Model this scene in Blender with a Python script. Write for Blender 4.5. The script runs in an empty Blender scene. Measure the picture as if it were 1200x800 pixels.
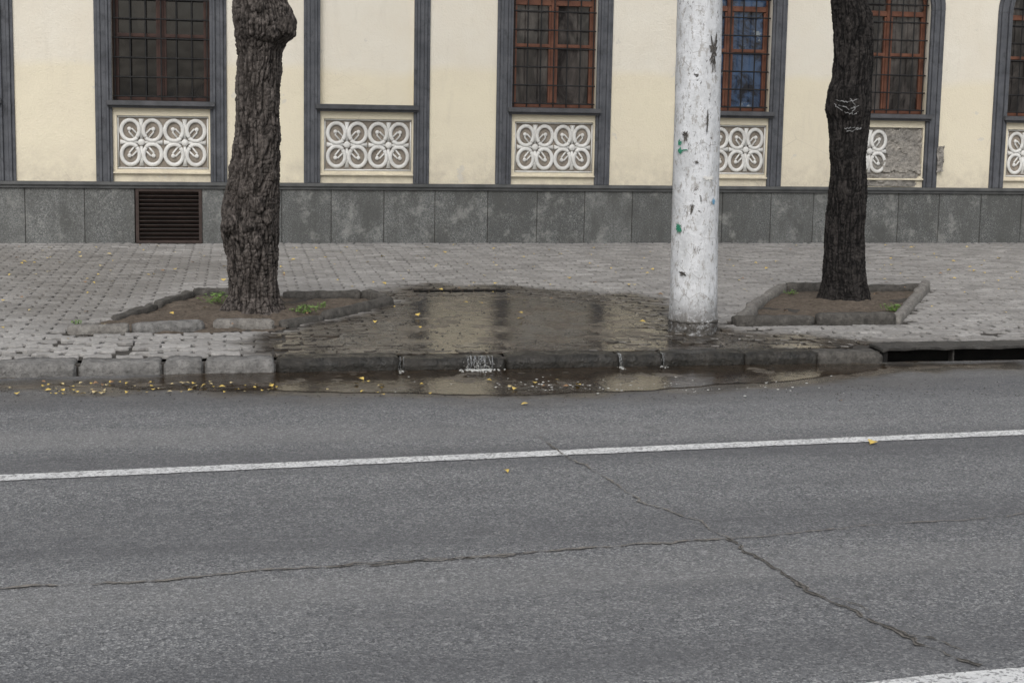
import bpy, bmesh, math, random
from mathutils import Vector, Matrix, noise as mn
random.seed(7)
PI=math.pi
C=bpy.context.scene.collection
# ------------------------------------------------ camera
F=1667.0; YAW=math.radians(10.9); PIT=math.radians(7.0); ROLL=0.018; H=1.7
fwd=Vector((math.sin(YAW)*math.cos(PIT), math.cos(YAW)*math.cos(PIT), -math.sin(PIT)))
rt0=Vector((math.cos(YAW),-math.sin(YAW),0)); up0=rt0.cross(fwd)
rt=rt0*math.cos(ROLL)+up0*math.sin(ROLL); up=up0*math.cos(ROLL)-rt0*math.sin(ROLL)
CY=124+F*math.tan(PIT)
cam=bpy.data.cameras.new('camera'); co=bpy.data.objects.new('camera',cam); C.objects.link(co)
cam.lens=F/1200*36; cam.sensor_width=36; cam.shift_y=-(400-CY)/1200; cam.clip_end=800
M=Matrix((rt,up,-fwd)).transposed().to_4x4(); M.translation=Vector((0,0,H)); co.matrix_world=M
bpy.context.scene.camera=co
def ray(px,py): return fwd+rt*((px-600)/F)+up*((CY-py)/F)
def gp(px,py,z=0.0):
    d=ray(px,py); t=(z-H)/d.z; return Vector((d.x*t,d.y*t,z))
def wp(px,py,Y):
    d=ray(px,py); t=Y/d.y; return Vector((d.x*t,Y,H+d.z*t))
SW=0.085
WY=gp(600,284,SW).y
KY=gp(600,432,0).y
# ------------------------------------------------ node helpers
class MT:
    def __init__(s,name,rough=0.8,spec=0.3):
        s.m=bpy.data.materials.new(name); s.m.use_nodes=True; s.t=s.m.node_tree; s.n=s.t.nodes
        s.b=s.n['Principled BSDF']; s.b.inputs['Roughness'].default_value=rough
        s.b.inputs['Specular IOR Level'].default_value=spec
        s.tc=s.n.new('ShaderNodeTexCoord').outputs['Object']
    def set(s,inp,v):
        if isinstance(v,(int,float)): inp.default_value=v
        elif isinstance(v,tuple): inp.default_value=(v[0],v[1],v[2],1) if len(v)==3 and inp.type=='RGBA' else v
        else: s.t.links.new(v,inp)
    def mapc(s,scale=(1,1,1)):
        n=s.n.new('ShaderNodeMapping'); n.inputs['Scale'].default_value=scale; s.t.links.new(s.tc,n.inputs['Vector']); return n.outputs[0]
    def noise(s,scale,detail=4,rough=.55,vec=None,dist=0):
        n=s.n.new('ShaderNodeTexNoise'); n.inputs['Scale'].default_value=scale; n.inputs['Detail'].default_value=detail
        n.inputs['Roughness'].default_value=rough; n.inputs['Distortion'].default_value=dist
        s.t.links.new(vec or s.tc,n.inputs['Vector']); return n.outputs['Fac']
    def vor(s,scale,vec=None,feature='F1',out='Distance'):
        n=s.n.new('ShaderNodeTexVoronoi'); n.feature=feature; n.inputs['Scale'].default_value=scale
        s.t.links.new(vec or s.tc,n.inputs['Vector']); return n.outputs[out]
    def ramp(s,f,stops):
        n=s.n.new('ShaderNodeValToRGB'); e=n.color_ramp.elements
        while len(e)<len(stops): e.new(0.5)
        for k,(p,c) in enumerate(stops):
            e[k].position=p; e[k].color=(c,c,c,1) if isinstance(c,(int,float)) else (*c,1)
        s.t.links.new(f,n.inputs[0]); return n.outputs[0]
    def mix(s,f,a,b,mode='MIX'):
        n=s.n.new('ShaderNodeMix'); n.data_type='RGBA'; n.blend_type=mode
        s.set(n.inputs[0],f); s.set(n.inputs[6],a); s.set(n.inputs[7],b); return n.outputs[2]
    def math(s,op,a,b=0.0,clamp=False):
        n=s.n.new('ShaderNodeMath'); n.operation=op; n.use_clamp=clamp; s.set(n.inputs[0],a); s.set(n.inputs[1],b); return n.outputs[0]
    def attr(s,name):
        n=s.n.new('ShaderNodeAttribute'); n.attribute_name=name; return n.outputs['Fac']
    def sep(s,vec=None):
        n=s.n.new('ShaderNodeSeparateXYZ'); s.t.links.new(vec or s.tc,n.inputs[0]); return n.outputs
    def bump(s,h,strength=.4,dist=.01,fac=None):
        n=s.n.new('ShaderNodeBump'); n.inputs['Strength'].default_value=strength; n.inputs['Distance'].default_value=dist
        if fac is not None: s.t.links.new(fac,n.inputs['Strength'])
        s.t.links.new(h,n.inputs['Height']); s.t.links.new(n.outputs[0],s.b.inputs['Normal'])
    def col(s,c): s.set(s.b.inputs['Base Color'],c)
    def rough(s,c): s.set(s.b.inputs['Roughness'],c)
# --- materials
def m_asphalt(name='asphalt'):
    k=MT(name,.8,.3); w=k.attr('wet')
    v=k.vor(105,out='Color'); vs=k.sep(v)[0]; v2=k.sep(k.vor(190,out='Color'))[1]
    big=k.noise(.55,5,.6,k.mapc((.5,1.3,1))); mid=k.noise(5,5,.7); fine=k.noise(240,2,.6)
    base=k.mix(k.ramp(big,[(.3,0),(.7,1)]),(.130,.132,.138),(.188,.190,.194))
    base=k.mix(k.ramp(mid,[(.35,0),(.7,.5)]),base,(.126,.128,.134))
    base=k.mix(k.ramp(vs,[(.0,.8),(.3,0)]),base,(.050,.052,.055))
    base=k.mix(k.ramp(vs,[(.72,0),(.98,.7)]),base,(.39,.39,.385))
    base=k.mix(k.ramp(v2,[(.0,.5),(.3,0)]),base,(.06,.061,.064))
    base=k.mix(k.ramp(v2,[(.80,0),(.99,.6)]),base,(.42,.42,.41))
    base=k.mix(k.ramp(fine,[(.35,.35),(.6,0)]),base,(.07,.07,.073))
    st=k.noise(1.1,6,.7,k.mapc((.3,1.6,1)),.6)
    base=k.mix(k.ramp(st,[(.52,0),(.72,.5)]),base,(.08,.08,.085))
    base=k.mix(k.ramp(st,[(.25,.4),(.42,0)]),base,(.25,.245,.235))
    tr=k.noise(1.15,3,.5,k.mapc((.035,1.0,1)))
    base=k.mix(k.ramp(tr,[(.48,0),(.62,.5)]),base,(.082,.082,.087))
    base=k.mix(k.ramp(tr,[(.30,.4),(.45,0)]),base,(.24,.236,.23))
    sp=k.noise(2.6,3,.5)
    base=k.mix(k.ramp(sp,[(.68,0),(.75,.5)]),base,(.07,.07,.073))
    wn=k.mix(k.ramp(k.noise(3.5,5,.7),[(.4,0),(.65,1)]),(.040,.036,.032),(.090,.078,.064))
    base=k.mix(w,base,wn)
    k.col(base); k.rough(k.mix(w,k.ramp(mid,[(.3,.62),(.7,.85)]),(.22,.22,.22)))
    h=k.math('ADD',k.vor(105),k.math('MULTIPLY',fine,.6)); k.bump(h,.6,.008,k.math('SUBTRACT',.65,k.math('MULTIPLY',w,.5))); return k.m
def m_cream():
    k=MT('cream_plaster',.85,.2); z=k.sep()[2]
    n=k.noise(1.3,6,.65); s=k.noise(2.2,6,.7,k.mapc((3,1,.5)))
    c=k.mix(k.ramp(k.math('MULTIPLY',k.math('ADD',z,k.math('MULTIPLY',k.noise(.9,2),.35)),.25),[(.55,0),(.58,1)]),(.755,.69,.535),(.75,.71,.62))
    c=k.mix(k.ramp(n,[(.35,0),(.7,.5)]),c,(.69,.62,.50))
    c=k.mix(k.ramp(s,[(.55,0),(.75,.25)]),c,(.52,.47,.39))
    low=k.math('SUBTRACT',1.0,k.math('MULTIPLY',k.math('SUBTRACT',z,.78),2.2,True),True)
    c=k.mix(k.math('MULTIPLY',low,k.ramp(k.noise(5,6,.75),[(.38,0),(.66,.7)])),c,(.45,.40,.33))
    e=k.vor(1.7,k.mapc((1,1,1)),'DISTANCE_TO_EDGE')
    c=k.mix(k.math('MULTIPLY',k.ramp(e,[(0,.5),(.005,0)]),k.ramp(k.noise(.8,2),[(.57,0),(.66,1)])),c,(.36,.32,.26))
    pat=k.noise(3.4,4,.6)
    c=k.mix(k.ramp(pat,[(.68,0),(.695,.6)]),c,(.60,.57,.51))
    k.col(c); k.bump(k.math('ADD',k.noise(60,4,.6),k.math('MULTIPLY',k.noise(3,4),2.5)),.35,.014); return k.m
def m_simple(name,c1,c2,scale=8,rough=.8,bs=60,bstr=.3,spec=.3,dark=None,detail=5,bdist=.006,rvar=None):
    k=MT(name,rough,spec); n=k.noise(scale,detail,.65)
    c=k.mix(k.ramp(n,[(.33,0),(.68,1)]),c1,c2)
    if dark: c=k.mix(k.ramp(k.noise(scale*2.3,6,.75),[(.5,0),(.68,.8)]),c,dark)
    if rvar: k.rough(k.ramp(k.noise(scale*.7,3,.6),[(.4,rvar[0]),(.62,rvar[1])]))
    k.col(c); k.bump(k.noise(bs,4,.65),bstr,bdist); return k.m
def m_granite(name='granite',lo=(.095,.099,.098),hi=(.175,.18,.176)):
    k=MT(name,.6,.4); r=k.attr('rnd')
    c=k.mix(r,lo,hi)
    c=k.mix(k.ramp(k.noise(60,3,.7),[(.35,.8),(.6,0)]),c,(.045,.047,.047))
    c=k.mix(k.ramp(k.noise(110,2,.6),[(.54,0),(.68,.75)]),c,(.36,.36,.34))
    c=k.mix(k.ramp(k.noise(2.4,6,.7,k.mapc((1.6,1,.7))),[(.40,0),(.62,.8)]),c,(.075,.076,.072))
    c=k.mix(k.ramp(k.noise(4.5,6,.75),[(.54,0),(.68,.65)]),c,(.30,.30,.285))
    k.col(c); k.bump(k.noise(90,3),.25,.004); return k.m
def m_paver():
    k=MT('paving_concrete',.8,.35); w=k.attr('wet'); r=k.attr('rnd')
    c=k.mix(r,(.19,.182,.173),(.38,.366,.352))
    c=k.mix(k.ramp(k.noise(1.1,5,.65),[(.4,0),(.7,.45)]),c,(.205,.195,.184))
    c=k.mix(k.ramp(k.noise(45,4,.7),[(.35,.45),(.6,0)]),c,(.145,.137,.128))
    wetc=k.mix(k.ramp(k.noise(7,5,.7),[(.4,0),(.65,1)]),(.027,.023,.019),(.068,.056,.044))
    c=k.mix(w,c,wetc); k.col(c)
    wr=k.ramp(k.noise(5,4,.7),[(.42,.14),(.62,.42)])
    k.rough(k.mix(w,(.82,.82,.82),wr)); k.bump(k.noise(70,4,.7),.35,.006,k.math('SUBTRACT',.36,k.math('MULTIPLY',w,.24))); return k.m
def m_bark(name,lo,hi,mid,r0=.25,r1=.95):
    k=MT(name,.9,.2); h=k.attr('groove')
    c=k.mix(k.ramp(h,[(r0,0),(r1,1)]),lo,hi)
    c=k.mix(k.ramp(k.noise(30,6,.8,k.mapc((1,1,.3))),[(.40,.75),(.58,0)]),c,lo)
    c=k.mix(k.ramp(k.noise(2.3,4,.6),[(.4,0),(.66,.5)]),c,mid)
    c=k.mix(k.ramp(k.noise(38,5,.75),[(.58,0),(.75,.55)]),c,tuple(min(1,x*1.9) for x in hi))
    k.col(c); k.bump(k.math('ADD',k.noise(55,7,.8,k.mapc((1,1,.3))),k.math('MULTIPLY',k.vor(34,k.mapc((1,1,.35)),'DISTANCE_TO_EDGE'),1.4)),1.0,.026); return k.m
def m_pole():
    k=MT('worn_white_paint',.6,.35); z=k.sep()[2]
    c=k.mix(k.ramp(k.noise(9,5,.7,k.mapc((1,1,.6))),[(.35,0),(.7,1)]),(.67,.68,.70),(.49,.50,.51))
    c=k.mix(k.ramp(k.noise(22,6,.8,k.mapc((1,1,.5))),[(.555,0),(.575,1)]),c,(.38,.37,.36))
    c=k.mix(k.ramp(k.noise(30,6,.85,k.mapc((1.2,1.2,.5)),.4),[(.60,0),(.612,1)]),c,(.14,.13,.125))
    c=k.mix(k.ramp(k.noise(13,7,.8,k.mapc((1.2,1.2,.45)),.8),[(.625,0),(.632,1)]),c,(.065,.06,.055))
    cr=k.vor(7,k.mapc((1.6,1.6,.8)),'DISTANCE_TO_EDGE')
    c=k.mix(k.math('MULTIPLY',k.ramp(cr,[(0,.8),(.02,0)]),k.ramp(k.noise(3,2),[(.5,0),(.58,1)])),c,(.25,.24,.23))
    low=k.math('SUBTRACT',1.0,k.math('MULTIPLY',k.math('SUBTRACT',z,.15),4.5,True),True)
    c=k.mix(k.math('MULTIPLY',low,k.ramp(k.noise(24,6,.8),[(.34,.2),(.50,1)])),c,(.085,.078,.07))
    k.col(c); k.bump(k.math('ADD',k.noise(30,5,.7),k.noise(9,3)),.6,.010); return k.m
def m_paint():
    k=MT('worn_road_paint',.65,.3)
    v=k.sep(k.vor(105,out='Color'))[0]
    c=k.mix(k.ramp(k.noise(4,5,.7),[(.3,0),(.7,1)]),(.66,.66,.65),(.50,.50,.50))
    c=k.mix(k.ramp(v,[(.14,.85),(.3,0)]),c,(.20,.20,.20))
    c=k.mix(k.ramp(k.noise(35,6,.8),[(.53,0),(.64,.9)]),c,(.19,.19,.19))
    k.col(c); k.bump(k.vor(105),.5,.006); return k.m
def m_water(name,tint,rip=9,strength=.12,ro=.1):
    m=bpy.data.materials.new(name); m.use_nodes=True; t=m.node_tree; n=t.nodes; n.clear()
    o=n.new('ShaderNodeOutputMaterial'); mx=n.new('ShaderNodeMixShader'); tr=n.new('ShaderNodeBsdfTransparent'); gl=n.new('ShaderNodeBsdfGlossy')
    gl.inputs['Roughness'].default_value=ro; gl.inputs['Color'].default_value=(.95,.95,.95,1); tr.inputs['Color'].default_value=(*tint,1)
    fr=n.new('ShaderNodeFresnel'); fr.inputs['IOR'].default_value=1.33
    tc=n.new('ShaderNodeTexCoord'); nz=n.new('ShaderNodeTexNoise'); nz.inputs['Scale'].default_value=rip; nz.inputs['Detail'].default_value=6; nz.inputs['Roughness'].default_value=.6
    bp=n.new('ShaderNodeBump'); bp.inputs['Strength'].default_value=strength; bp.inputs['Distance'].default_value=.02
    L=t.links.new; L(tc.outputs['Object'],nz.inputs['Vector']); L(nz.outputs['Fac'],bp.inputs['Height']); L(bp.outputs[0],gl.inputs['Normal']); L(bp.outputs[0],fr.inputs['Normal'])
    L(fr.outputs[0],mx.inputs[0]); L(tr.outputs[0],mx.inputs[1]); L(gl.outputs[0],mx.inputs[2]); L(mx.outputs[0],o.inputs[0]); return m
def m_glass(name,c1,c2):  # mottled reflections and dark interior are painted into the pane colour
    k=MT(name,.08,.5)
    c=k.mix(k.ramp(k.noise(1.7,5,.7,k.mapc((2,1,.8)),.7),[(.45,0),(.66,1)]),c1,c2)
    k.col(c); k.bump(k.noise(2.5,2),.15,.03); return k.m
def m_glassblue():  # bluish reflection patches are noise painted into the base colour
    k=MT('painted_blue_reflection_glass',.08,.5)
    n=k.noise(3.2,5,.75,k.mapc((1,1,1.2)),1.2)
    c=k.mix(k.ramp(n,[(.42,0),(.6,1)]),(.015,.016,.022),(.06,.10,.18))
    c=k.mix(k.ramp(k.noise(5,4,.7),[(.6,0),(.66,.8)]),c,(.3,.33,.34))
    k.col(c); return k.m
A=dict(
 asphalt=m_asphalt(), cream=m_cream(), granite=m_granite(), paver=m_paver(),
 cap=m_simple('plinth_cap_stone',(.075,.077,.078),(.125,.127,.126),6,.7),
 trim=m_simple('blue_grey_trim_paint',(.073,.077,.087),(.120,.125,.138),4,.75,30,.4,.3,(.04,.041,.045)),
 sill=m_simple('grey_sill_stone',(.06,.062,.066),(.10,.10,.107),7,.7),
 white=m_simple('white_relief_plaster',(.74,.735,.71),(.58,.57,.545),9,.8,60,.3,.3),
 relback=m_simple('beige_grey_relief_ground',(.20,.175,.148),(.34,.295,.245),6,.9,60,.3,.3,(.13,.113,.093)),
 cement=m_simple('bare_cement',(.20,.19,.175),(.40,.37,.33),6,.9,40,1.0,.3,(.11,.10,.09),6,.02),
 wood=m_simple('red_brown_wood_paint',(.095,.036,.022),(.17,.070,.040),6,.6,40,.3,.4),
 wooddark=m_simple('dark_brown_wood_paint',(.032,.015,.012),(.060,.027,.019),6,.6,40,.3,.4),
 iron=m_simple('black_iron',(.010,.010,.011),(.025,.024,.024),12,.6),
 vent=m_simple('brown_vent_metal',(.034,.024,.021),(.06,.042,.036),12,.6),
 glass=m_glass('painted_reflection_glass',(.02,.018,.018),(.10,.088,.082)), glassdark=m_glass('unlit_window_glass',(.008,.008,.008),(.022,.019,.017)), glassblue=m_glassblue(), polem=m_pole(), paint=m_paint(),
 bark1=m_bark('brown_bark',(.019,.016,.0145),(.190,.165,.150),(.085,.072,.064),.12,.85),
 bark2=m_bark('dark_bark',(.009,.008,.008),(.068,.060,.056),(.024,.022,.021)),
 soil=m_simple('pit_soil',(.09,.072,.056),(.155,.127,.102),14,.95,35,1.0,.2,(.045,.036,.028),6,.03),
 mud=m_simple('wet_mud',(.042,.034,.027),(.100,.082,.063),7,.42,26,.5,.5,(.026,.022,.018),6,.013,(.14,.42)),
 kdry=m_simple('kerb_granite_dry',(.11,.107,.103),(.23,.223,.214),16,.8,45,.9,.3,(.06,.057,.053),6,.015),
 kwet=m_simple('kerb_granite_wet',(.010,.0095,.008),(.036,.032,.027),14,.4,40,.8,.3,(.007,.007,.006),6,.014,(.25,.6)),
 kmid=m_simple('border_concrete',(.13,.12,.11),(.25,.237,.218),16,.85,45,.9,.3,(.07,.065,.058),6,.015),
 kdark=m_simple('damp_border_concrete',(.045,.042,.038),(.11,.102,.092),16,.8,45,.9,.3,(.028,.026,.023),6,.015),
 dirt=m_simple('joint_dirt',(.034,.031,.028),(.065,.058,.051),10,.95,50,.8),
 black=m_simple('painted_recess_shade',(.006,.006,.006),(.012,.011,.01),10,.9),  # near-black colour paints the shade inside drain, paving slot and vent
 concrete=m_simple('wet_concrete_slab',(.024,.022,.020),(.062,.058,.053),9,.6,50,.8,.4,(.018,.017,.016),6,.012),
 crackm=m_simple('crack_dirt',(.035,.033,.031),(.10,.092,.085),60,.95,90,1.0,.2),
 seam=m_simple('sunken_joint_grit',(.085,.08,.075),(.24,.22,.195),70,.95,120,1.0,.2,(.045,.042,.040)),
 seamlight=m_simple('pale_crack_grit',(.13,.122,.114),(.27,.248,.22),50,.95,120,1.0,.2,(.08,.075,.070)),
 leafy=m_simple('yellow_leaf',(.56,.39,.07),(.62,.49,.18),30,.6,60,.3,.3,(.32,.17,.05)),
 leafp=m_simple('pale_yellow_leaf',(.52,.44,.25),(.42,.32,.15),30,.6,60,.3),
 leafb=m_simple('brown_leaf',(.20,.11,.06),(.30,.19,.10),30,.7,60,.3),
 green=m_simple('green_leaf',(.08,.16,.03),(.16,.27,.06),20,.5,60,.3),
 crown=m_simple('tree_foliage',(.045,.08,.02),(.14,.14,.03),2,.6,60,.3),
 chalk=m_simple('white_chalk',(.30,.30,.30),(.12,.12,.12),50,.9,60,.3),
 foam=m_simple('white_foam',(.58,.58,.56),(.38,.38,.36),40,.4,60,.3),
 pgreen=m_simple('green_paper_scrap',(.02,.16,.09),(.05,.25,.16),40,.7),
 pblack=m_simple('black_paper_residue',(.015,.013,.012),(.10,.09,.08),35,.8,60,.6,.3,(.3,.29,.28)),
 pblue=m_simple('blue_paper_scrap',(.08,.25,.42),(.3,.45,.55),40,.7),
 roof=m_simple('roof_metal',(.08,.08,.085),(.12,.12,.12),3,.6),
 waterg=m_water('gutter_water_surface',(.84,.78,.70),12,.14,.06), waterp=m_water('puddle_surface',(.80,.74,.66),12,.15,.09),
)
k=MT('falling_water',.12,.8); k.b.inputs['Transmission Weight'].default_value=.85; k.b.inputs['IOR'].default_value=1.33; k.col((.85,.87,.89)); A['fall']=k.m
# ------------------------------------------------ mesh helpers
def mk(name,verts,faces,mat,parent=None,smooth=False,attrs=None,**props):
    me=bpy.data.meshes.new(name); me.from_pydata([tuple(v) for v in verts],[],faces); me.update()
    if attrs:
        for a,vals in attrs.items():
            at=me.attributes.new(a,'FLOAT','POINT'); at.data.foreach_set('value',vals)
    if smooth: me.polygons.foreach_set('use_smooth',[True]*len(me.polygons))
    o=bpy.data.objects.new(name,me); C.objects.link(o); me.materials.append(A[mat])
    if parent: o.parent=parent
    for p,v in props.items(): o[p]=v
    return o
def empty(name,loc,label,cat,group=None,kind=None):
    o=bpy.data.objects.new(name,None); C.objects.link(o); o.location=loc; o['label']=label; o['category']=cat
    if group: o['group']=group
    if kind: o['kind']=kind
    return o
def kid(o,root):
    o.parent=root; o.matrix_parent_inverse=Matrix.Translation(root.location).inverted(); return o
class MB:
    def __init__(s): s.v=[]; s.f=[]; s.r=[]; s.rv=.5
    def box(s,x0,x1,y0,y1,z0,z1,bev=0):
        b=len(s.v)
        if bev<=0:
            s.v+=[(x0,y0,z0),(x1,y0,z0),(x1,y1,z0),(x0,y1,z0),(x0,y0,z1),(x1,y0,z1),(x1,y1,z1),(x0,y1,z1)]; s.r+=[s.rv]*8
            s.f+=[tuple(b+i for i in q) for q in ((0,3,2,1),(4,5,6,7),(0,1,5,4),(1,2,6,5),(2,3,7,6),(3,0,4,7))]
        else:
            bm=bmesh.new(); bmesh.ops.create_cube(bm,size=1)
            for v in bm.verts: v.co=Vector(((x0+x1)/2+v.co.x*(x1-x0),(y0+y1)/2+v.co.y*(y1-y0),(z0+z1)/2+v.co.z*(z1-z0)))
            bmesh.ops.bevel(bm,geom=bm.edges[:],offset=bev,segments=2,affect='EDGES')
            s.add(bm) 
        return s
    def add(s,bm):
        b=len(s.v); bm.verts.index_update()
        s.v+=[tuple(v.co) for v in bm.verts]; s.r+=[s.rv]*len(bm.verts); s.f+=[tuple(b+v.index for v in f.verts) for f in bm.faces]; bm.free()
    def quad(s,a,b_,c,d):
        b=len(s.v); s.v+=[a,b_,c,d]; s.r+=[s.rv]*4; s.f.append((b,b+1,b+2,b+3))
    def tube(s,pts,rad,n=8,closed=False,flat=1.0):
        pts=[Vector(p) for p in pts]; b=len(s.v); N=len(pts)
        for i,p in enumerate(pts):
            if closed: t=pts[(i+1)%N]-pts[i-1]
            else: t=pts[min(i+1,N-1)]-pts[max(i-1,0)]
            t.normalize(); a=Vector((0,1,0)) if abs(t.y)<.9 else Vector((1,0,0))
            u=t.cross(a).normalized(); w=u.cross(t).normalized()
            r=rad[i] if isinstance(rad,(list,tuple)) else rad
            for q in range(n):
                th=2*PI*q/n; s.v.append(tuple(p+u*math.cos(th)*r+w*math.sin(th)*r*flat)); s.r.append(s.rv)
        for i in range(N if closed else N-1):
            for q in range(n):
                s.f.append((b+i*n+q,b+((i+1)%N)*n+q,b+((i+1)%N)*n+(q+1)%n,b+i*n+(q+1)%n))
        if not closed:
            s.f.append(tuple(b+q for q in range(n))); s.f.append(tuple(b+(N-1)*n+q for q in reversed(range(n))))
        return s
    def sphere(s,c,r,sc=(1,1,1),seg=10):
        bm=bmesh.new(); bmesh.ops.create_uvsphere(bm,u_segments=seg,v_segments=max(4,seg//2+1),radius=r)
        for v in bm.verts: v.co=Vector((c[0]+v.co.x*sc[0],c[1]+v.co.y*sc[1],c[2]+v.co.z*sc[2]))
        s.add(bm)
    def build(s,name,mat,parent=None,smooth=False,root=None,**props):
        o=mk(name,s.v,s.f,mat,None,smooth,{'rnd':s.r},**props)
        if parent: o.parent=parent
        return o
def fbm(x,y,z=0,sc=1): return mn.fractal(Vector((x*sc,y*sc,z*sc)),1.0,2.0,4)
def nz(x,y,z=0): return mn.noise(Vector((x,y,z)))
def roughbox(x0,x1,y0,y1,z0,z1,seed,amp=.004,bev=.007,cuts=10,chip=1.0):
    bm=bmesh.new(); bmesh.ops.create_cube(bm,size=1)
    L=x1-x0
    for v in bm.verts: v.co=Vector(((x0+x1)/2+v.co.x*L,(y0+y1)/2+v.co.y*(y1-y0),(z0+z1)/2+v.co.z*(z1-z0)))
    bmesh.ops.bevel(bm,geom=bm.edges[:],offset=bev,segments=2,affect='EDGES')
    bmesh.ops.subdivide_edges(bm,edges=[e for e in bm.edges if abs(e.verts[0].co.x-e.verts[1].co.x)>.08],cuts=cuts*2,use_grid_fill=True)
    bmesh.ops.subdivide_edges(bm,edges=[e for e in bm.edges if e.calc_length()>.05],cuts=2,use_grid_fill=True)
    for v in bm.verts:
        p=v.co; q=Vector((p.x*7+seed*3.1,p.y*7,p.z*7))
        d=mn.noise_vector(q)*amp*1.6+mn.noise_vector(q*4.3)*amp*.8
        d.x*=.3
        fr=max(0,1-(p.y-y0)/.03)*max(0,1-(z1-p.z)/.03)
        ch=max(0,nz(p.x*13,seed*5.3,2)-.12)*fr*.035*chip
        e=min(p.x-x0,x1-p.x)
        v.co=p+d; v.co.z-=ch; v.co.y+=ch*.7
        if e<.035 and p.z>z1-.03: v.co.z-=max(0,(1-e/.035))**1.5*.010*chip*(1+nz(seed,p.y*20))
        if e<.03 and p.y<y0+.02: v.co.y+=max(0,(1-e/.03))**1.5*.008*chip
    return bm
# ------------------------------------------------ masks
def poly_sd(x,y,P):
    ins=False; dm=1e9; n=len(P)
    for i in range(n):
        ax,ay=P[i]; bx,by=P[(i+1)%n]
        if (ay>y)!=(by>y) and x<(bx-ax)*(y-ay)/(by-ay)+ax: ins=not ins
        dx,dy=bx-ax,by-ay; t=max(0,min(1,((x-ax)*dx+(y-ay)*dy)/(dx*dx+dy*dy+1e-12)))
        d=(x-ax-t*dx)**2+(y-ay-t*dy)**2
        if d<dm: dm=d
    d=math.sqrt(dm); return d if ins else -d
def sstep(a,b,x):
    t=max(0,min(1,(x-a)/(b-a))); return t*t*(3-2*t)
def G2(pts,z=SW): return [(gp(px,py,z).x,gp(px,py,z).y) for px,py in pts]
WETP=G2([(300,416),(335,392),(430,368),(462,345),(480,336),(600,333),(720,345),(795,370),(850,388),(990,396),(1040,405),(1045,424),(300,428)])
POOL=G2([(400,400),(455,368),(480,342),(600,340),(700,350),(770,372),(785,402),(600,411)])
DAMP=G2([(-60,293),(150,291),(260,296),(330,318),(260,335),(200,345),(90,375),(-80,385)])
YS=gp(535,338.5,SW).y; SX0=gp(478,338,SW).x; SX1=gp(590,338,SW).x
PIT1=G2([(72,392),(326,386),(456,352),(432,345.5),(222,345.5)],SW)
PIT2=G2([(855,380),(1051,378),(1088,335),(922,335)],SW)
GUT=G2([(-60,449),(320,434),(600,430),(1045,424),(1200,423),(1200,433),(1080,437),(1000,445),(900,453),(760,461),(620,466),(450,464),(250,461),(-60,459)],0)
def wet(x,y):
    n=fbm(x,y,0,1.6)*.30+fbm(x,y,5,6)*.07
    w=sstep(-.26,.06,poly_sd(x,y,WETP)+n)
    w2=sstep(-.3,.5,poly_sd(x,y,DAMP)+fbm(x,y,4,.9)*.5)*.30
    edge=.35*sstep(.55,.0,y-KY-.25+n)*sstep(.8,1.6,x+n) if x>0 else 0
    return max(w*.98,w2,edge)
def sink(x,y):
    return .007*sstep(-.25,.05,poly_sd(x,y,WETP))+.008*sstep(-.1,.5,poly_sd(x,y,POOL))
def slot(x,y): return SX0+.03*nz(y*20,1)<x<SX1 and YS-.15<y<YS+.06
# ------------------------------------------------ ground, road
mk('ground',[(-300,-300,-.3),(300,-300,-.3),(300,300,-.3),(-300,300,-.3)],[(0,1,2,3)],'asphalt',kind='structure',label='flat asphalt ground reaching out around the street',category='ground')
v=[];f=[];wa=[]; gx0,gx1,gy0=-7.0,12.0,KY-1.3; nx,ny=380,40
for j in range(ny+1):
    for i in range(nx+1):
        x=gx0+(gx1-gx0)*i/nx; y=gy0+(KY-gy0)*j/ny
        s_=poly_sd(x,y,GUT); w_=0
        if s_>-.5 and 0<i<nx: w_=max(sstep(-.16,.08,s_+fbm(x,y,1,2.5)*.12+fbm(x,y,3,9)*.03),.35*sstep(-.5,0,s_+fbm(x,y,2,1.5)*.2))
        v.append((x,y,0)); wa.append(w_)
for j in range(ny):
    for i in range(nx):
        a=j*(nx+1)+i; f.append((a,a+1,a+nx+2,a+nx+1))
for (x0,x1,y0,y1) in ((-200,gx0,gy0,KY),(gx1,200,gy0,KY),(-200,200,-60,gy0)):
    b=len(v); v+=[(x0,y0,0),(x1,y0,0),(x1,y1,0),(x0,y1,0)]; f.append((b,b+1,b+2,b+3)); wa+=[0]*4
mk('road',v,f,'asphalt',attrs={'wet':wa},kind='structure',label='grey worn asphalt road in the foreground',category='road')
def ribbon(name,pts,w,mat,z,jit=.0,wj=.3,step=.03,seed=0,gap=None,**pr):
    P=[gp(a,b_,0) for a,b_ in pts]; out=[]
    for i in range(len(P)-1):
        n=max(1,int((P[i+1]-P[i]).length/step))
        for q in range(n): out.append(P[i].lerp(P[i+1],q/n))
    out.append(P[-1]); vv=[];ff=[];keep=[]
    for i,p in enumerate(out):
        t=(out[min(i+1,len(out)-1)]-out[max(i-1,0)]).normalized(); nrm=Vector((-t.y,t.x,0))
        s=i*step
        c=p+nrm*(nz(s*2.2,seed,1)*jit*2+nz(s*9,seed,5)*jit*1.3+nz(s*26,seed,6)*jit*.9)
        ww=w*(1+wj*(nz(s*6,seed,9)*1.6+nz(s*31,seed,3)*1.4))*.5
        ww=max(w*.08,ww)
        keep.append(gap is None or nz(s*1.7,seed,20)>gap)
        vv+=[(c.x+nrm.x*ww,c.y+nrm.y*ww,z),(c.x-nrm.x*ww,c.y-nrm.y*ww,z)]
    for i in range(len(out)-1):
        if keep[i]: ff.append((2*i,2*i+1,2*i+3,2*i+2))
    return mk(name,vv,ff,mat,**pr)
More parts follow.
